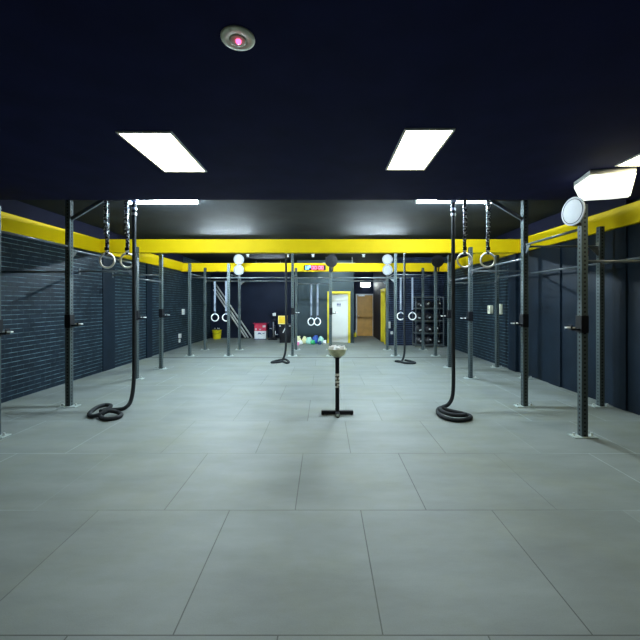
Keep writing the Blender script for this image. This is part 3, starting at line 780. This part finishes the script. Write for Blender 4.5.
# cartons
t = thing('carton', (-2.74, 15.45, 0), 'white carton with dark printed marks under the red carton', 'carton')
MB().box(-.25, .25, -.2, .2, 0, .36, .006).build('box_body', M_white, t)
b = MB(); b.prism([(-.12, .22), (-.06, .30), (.02, .27), (.06, .20), (-.02, .235)], 'Y', -.203, -.2); b.box(.10, .18, -.203, -.2, .24, .27); b.box(-.25, .25, -.204, -.2, 0, .03); b.build('printed_mark', M_navysign, t)
t = thing('carton', (-2.74, 15.45, .36), 'red carton with white patches and open flaps on the white carton', 'carton')
MB().box(-.25, .25, -.2, .2, 0, .28, .006).build('box_body', M_red, t)
for q in ((-.22, -.15, .03, .12), (.10, .23, .16, .25), (-.05, .04, .05, .09)):
    MB().box(q[0], q[1], -.204, -.2, q[2], q[3]).build('printed_patch', M_whitep, t)
b = MB(); b.hull([(-.25, -.2, .278), (.25, -.2, .278), (.25, -.192, .278), (-.25, -.192, .278), (-.29, -.26, .34), (.29, -.26, .34), (.29, -.252, .345), (-.29, -.252, .345)])
b.hull([(-.25, -.2, .278), (-.242, -.2, .278), (-.242, .2, .278), (-.25, .2, .278), (-.32, -.2, .33), (-.312, -.2, .335), (-.312, .2, .335), (-.32, .2, .33)])
b.hull([(.242, -.2, .278), (.25, -.2, .278), (.25, .2, .278), (.242, .2, .278), (.305, -.2, .335), (.313, -.2, .33), (.313, .2, .33), (.305, .2, .335)])
b.build('flap', M_red, t)
# exercise bike seen end-on
t = thing('exercise_bike', (-2.17, 15.35, 0), 'black upright exercise bike with pale fittings between cartons and bin', 'exercise bike')
b = MB(); b.box(-.20, .20, -.34, -.28, 0, .06, .01); b.box(-.20, .20, .28, .34, 0, .06, .01); b.box(-.035, .035, -.28, .28, .03, .09, .006); b.build('base_frame', M_bin, t)
b = MB(); b.cyl((0, .08, .36), .24, .10, 'X', 32); b.build('flywheel', M_bin, t)
MB().torus((0.0, .08, .36), .24, .018, 'X', 36, 8).build('flywheel_rim', M_silver, t)
MB().tube([(0, -.05, .09), (0, -.12, .55), (0, -.14, .78)], .032, 12).build('seat_post', M_silver, t)
MB().sphere((0, -.16, .80), .12, 18, 10, (.75, 1.1, .35)).build('saddle', M_bin, t)
MB().tube([(0, .20, .3), (0, .22, .7), (0, .20, .98)], .03, 12).build('front_column', M_bin, t)
MB().tube([(-.20, .02, 1.02), (-.19, .16, 1.02), (0, .21, .98), (.19, .16, 1.02), (.20, .02, 1.02)], .018, 10).build('handlebar', M_bin, t)
b = MB(); b.box(-.07, .07, .12, .15, 1.0, 1.12, .006); b.build('display', M_silver, t)
for s in (-1, 1):
    b = MB(); b.bar((s * .06, .06, .34), (s * .08, -.02 * s, .34 - s * .13), .02, .03); b.box(s * .13 - .05, s * .13 + .05, -.06 - .02 * s, .02 - .02 * s, .32 - s * .13, .35 - s * .13, .004); b.build('pedal', M_silver, t)
# black bin with yellow crate on top
t = thing('storage_bin', (-1.53, 14.15, 0), 'tapered black bin with a white slash standing by the partition', 'bin')
b = MB(); b.hull([(-.21, -.2, 0), (.21, -.2, 0), (.21, .2, 0), (-.21, .2, 0), (-.245, -.235, .68), (.245, -.235, .68), (.245, .235, .68), (-.245, .235, .68)])
bmesh.ops.bevel(b.bm, geom=b.bm.edges[:], offset=.012, segments=2, affect='EDGES'); b.build('tub', M_bin, t)
MB().box(-.26, .26, -.25, .25, .68, .735, .008).build('lid', M_bin, t)
b = MB(); b.hull([(-.10, -.226, .40), (-.06, -.226, .40), (-.06, -.216, .40), (-.10, -.216, .40), (.00, -.236, .60), (.04, -.236, .60), (.04, -.226, .60), (.00, -.226, .60)]); b.build('slash_mark', M_whitep, t)
b = MB(); b.box(.16, .22, -.27, -.25, .64, .70, .004); b.box(-.22, -.16, -.27, -.25, .64, .70, .004); b.build('latch', M_silver, t)
t = thing('crate', (-1.64, 14.15, .735), 'yellow square crate sitting on top of the black bin', 'crate')
MB().box(-.17, .17, -.15, .15, .0, .32, .006).build('crate_body', M_gold, t)
b = MB()
for a in ((-.17, .17, 0, .03), (-.17, .17, .29, .32), (-.17, -.14, .03, .29), (.14, .17, .03, .29)): b.box(a[0], a[1], -.157, -.15, a[2], a[3])
b.build('crate_rim', mat('pale_yellow_rim', (.88, .74, .22), .5), t)

# pile of coloured soft bags in front of the partition
def soft(name, m, x, y, z, sx, sy, sz, rz, lab, seed):
    rnd = random.Random(seed)
    b = MB(); ret = bmesh.ops.create_icosphere(b.bm, subdivisions=3, radius=1)
    ph = [rnd.uniform(0, 6.28) for _ in range(6)]
    for v in ret['verts']:
        c = v.co; k = 1 + .13 * math.sin(3.1 * c.x + ph[0]) * math.cos(2.7 * c.y + ph[1]) + .09 * math.sin(5.3 * c.z + ph[2] + 3 * c.x) + .05 * math.sin(9 * c.x + ph[3]) * math.sin(8 * c.y + ph[4])
        q = c * k; q.z = max(q.z, -.72)
        v.co = Vector((q.x * sx, q.y * sy, (q.z + .72) * sz))
    for f in b.bm.faces: f.smooth = True
    e = thing(name, (x, y, z), lab, 'bag', 'coloured soft bags heaped by the partition', rz)
    b.build('sack', m, e)
    n = MB(); n.tube([(0, 0, 1.5 * sz), (.05, -.01, 1.66 * sz), (.09, -.02, 1.60 * sz)], [.03, .022, .012], 10); n.build('flap', m, e)
cm = lambda n, c: mat(n, c, .6, noise=.12, nscale=14)
C_cr, C_wh, C_pk, C_mi, C_gr, C_nb = cm('cream_cloth', (.75, .72, .40)), cm('white_cloth', (.82, .82, .82)), cm('pink_cloth', (.75, .22, .42)), cm('mint_cloth', (.40, .72, .62)), cm('green_cloth', (.03, .42, .16)), cm('navy_cloth', (.02, .05, .14))
Y0 = 13.60
soft('soft_bag', C_cr, -1.00, Y0 + .08, .0, .12, .10, .17, .3, 'cream soft bag at the left end of the coloured heap', 1)
soft('soft_bag', C_wh, -.93, Y0 - .20, .0, .13, .09, .09, .1, 'white soft bag low at the front left of the heap', 2)
soft('soft_bag', C_pk, -1.00, Y0 - .46, .0, .08, .08, .06, .5, 'small pink soft bag nearest the camera in the heap', 3)
soft('soft_bag', C_cr, -.76, Y0 + .10, .0, .10, .10, .15, 1.2, 'smaller cream soft bag behind the white one', 4)
soft('soft_bag', C_mi, -.57, Y0 - .02, .0, .11, .11, .15, .8, 'mint soft bag left of the blue one', 5)
soft('soft_bag', M_blue, -.33, Y0 + .18,   .0, .12, .09, .18, .2, 'blue soft bag, tallest of the coloured heap', 6)
soft('soft_bag', C_gr, -.42, Y0 - .18, .0, .09, .09, .09, 1.9, 'green soft bag low in front of the blue one', 7)
soft('soft_bag', C_mi, -.12, Y0 + .06, .0, .12, .11, .16, 2.5, 'mint soft bag at the right end of the heap', 8)
soft('soft_bag', C_nb, -.16, Y0 - .18, .0, .09, .08, .07, 1.0, 'navy soft bag low at the right of the heap', 9)
soft('soft_bag', C_wh, .02, Y0 - .10, .0, .07, .08, .08, 1.0, 'small white soft bag rightmost in the heap', 10)

# spray bottle by the timber door
t = thing('spray_bottle', (1.44, 16.35, 0), 'yellow bottle with blue-grey cap on the floor by the orange door', 'bottle')
MB().lathe([(0, 0), (.06, 0), (.065, .01), (.065, .16), (.03, .20), (.025, .23), (0, .23)], 20).build('bottle_body', M_bucket, t)
b = MB(); b.cyl((0, 0, .25), .03, .04, 'Z', 16); b.box(-.02, .02, -.09, .03, .265, .31, .006); b.build('trigger_cap', M_wstrap, t)

# ------------------------------------------------------------------ small fittings on the walls
def wallbox(name, x, y, z, sx, sy, sz, m, lab, cat, extra=None, group=None):
    t = thing(name, (x, y, z), lab, cat, group)
    MB().box(-sx / 2, sx / 2, -sy / 2, sy / 2, -sz / 2, sz / 2, min(sx, sy, sz) * .15).build('cover', m, t)
    if extra:
        b = MB(); extra(b); b.build('button', M_silver if m is not M_silver else M_whitep, t)
    return t
wallbox('wall_alarm', XL + .03, 12.72, 1.25, .06, .15, .20, M_whitep, 'white oval alarm box high on the far left wall', 'alarm', lambda b: b.cyl((.034, 0, 0), .03, .012, 'X', 16))
wallbox('air_freshener', XL + .03, 12.42, .42, .06, .15, .15, M_whitep, 'white rounded dispenser low on the far left wall', 'dispenser', lambda b: b.cyl((.034, 0, .02), .03, .012, 'X', 16))
wallbox('power_socket', XL + .02, 12.42, .25, .04, .09, .12, M_whitep, 'white power socket below the rounded dispenser on the left wall', 'socket', lambda b: b.box(.02, .026, -.03, .03, -.02, .02))
wallbox('call_point', XR - .03, 8.90, 1.42, .06, .20, .26, M_cream, 'pale yellow box on the right brick wall', 'alarm', lambda b: b.box(-.036, -.03, -.05, .05, -.06, .04))
wallbox('power_socket', XR - .02, 9.02, .40, .04, .08, .14, M_cream, 'pale yellow socket low on the right brick wall', 'socket', lambda b: b.box(-.026, -.02, -.02, .02, -.03, .03))
wallbox('key_box', XR - .05, 9.35, 1.40, .10, .14, .22, M_cream, 'pale box on right brick wall left of the yellow one', 'box', lambda b: b.cyl((-.055, 0, 0), .02, .012, 'X', 12))
wallbox('soap_dispenser', 2.40, YR - .035, .76, .10, .07, .24, M_whitep, 'white dispenser on the corner left of the brick end wall', 'dispenser', lambda b: b.box(-.03, .03, -.045, -.035, -.1, -.06))
wallbox('intercom', 2.50, YR - .03, .47, .09, .06, .10, M_whitep, 'small white box below the white dispenser at the corridor corner', 'box', lambda b: b.cyl((0, -.035, 0), .02, .012, 'Y', 12))

# ------------------------------------------------------------------ world, camera, view
w = bpy.data.worlds.new('World'); S.world = w; w.use_nodes = True
w.node_tree.nodes['Background'].inputs['Color'].default_value = (.02, .025, .04, 1)
w.node_tree.nodes['Background'].inputs['Strength'].default_value = .3
cam = bpy.data.cameras.new('camera'); co = bpy.data.objects.new('camera', cam); COL.objects.link(co)
co.location = (0, 0, 1.585); co.rotation_euler = (PI / 2, 0, 0)
cam.sensor_fit = 'HORIZONTAL'; cam.sensor_width = 36.0; cam.lens = 36.0 * 355.0 / 640.0
cam.shift_x = -4.0 / 640.0; cam.shift_y = -17.5 / 640.0
cam.clip_start = .05; cam.clip_end = 60
S.camera = co
S.view_settings.view_transform = 'Standard'; S.view_settings.look = 'None'
S.view_settings.exposure = -0.12; S.view_settings.gamma = 1.0; S.view_settings.use_curve_mapping = False
S.cycles.max_bounces = 8; S.cycles.diffuse_bounces = 4
S.cycles.sample_clamp_indirect = 6
S.cycles.use_denoising = True
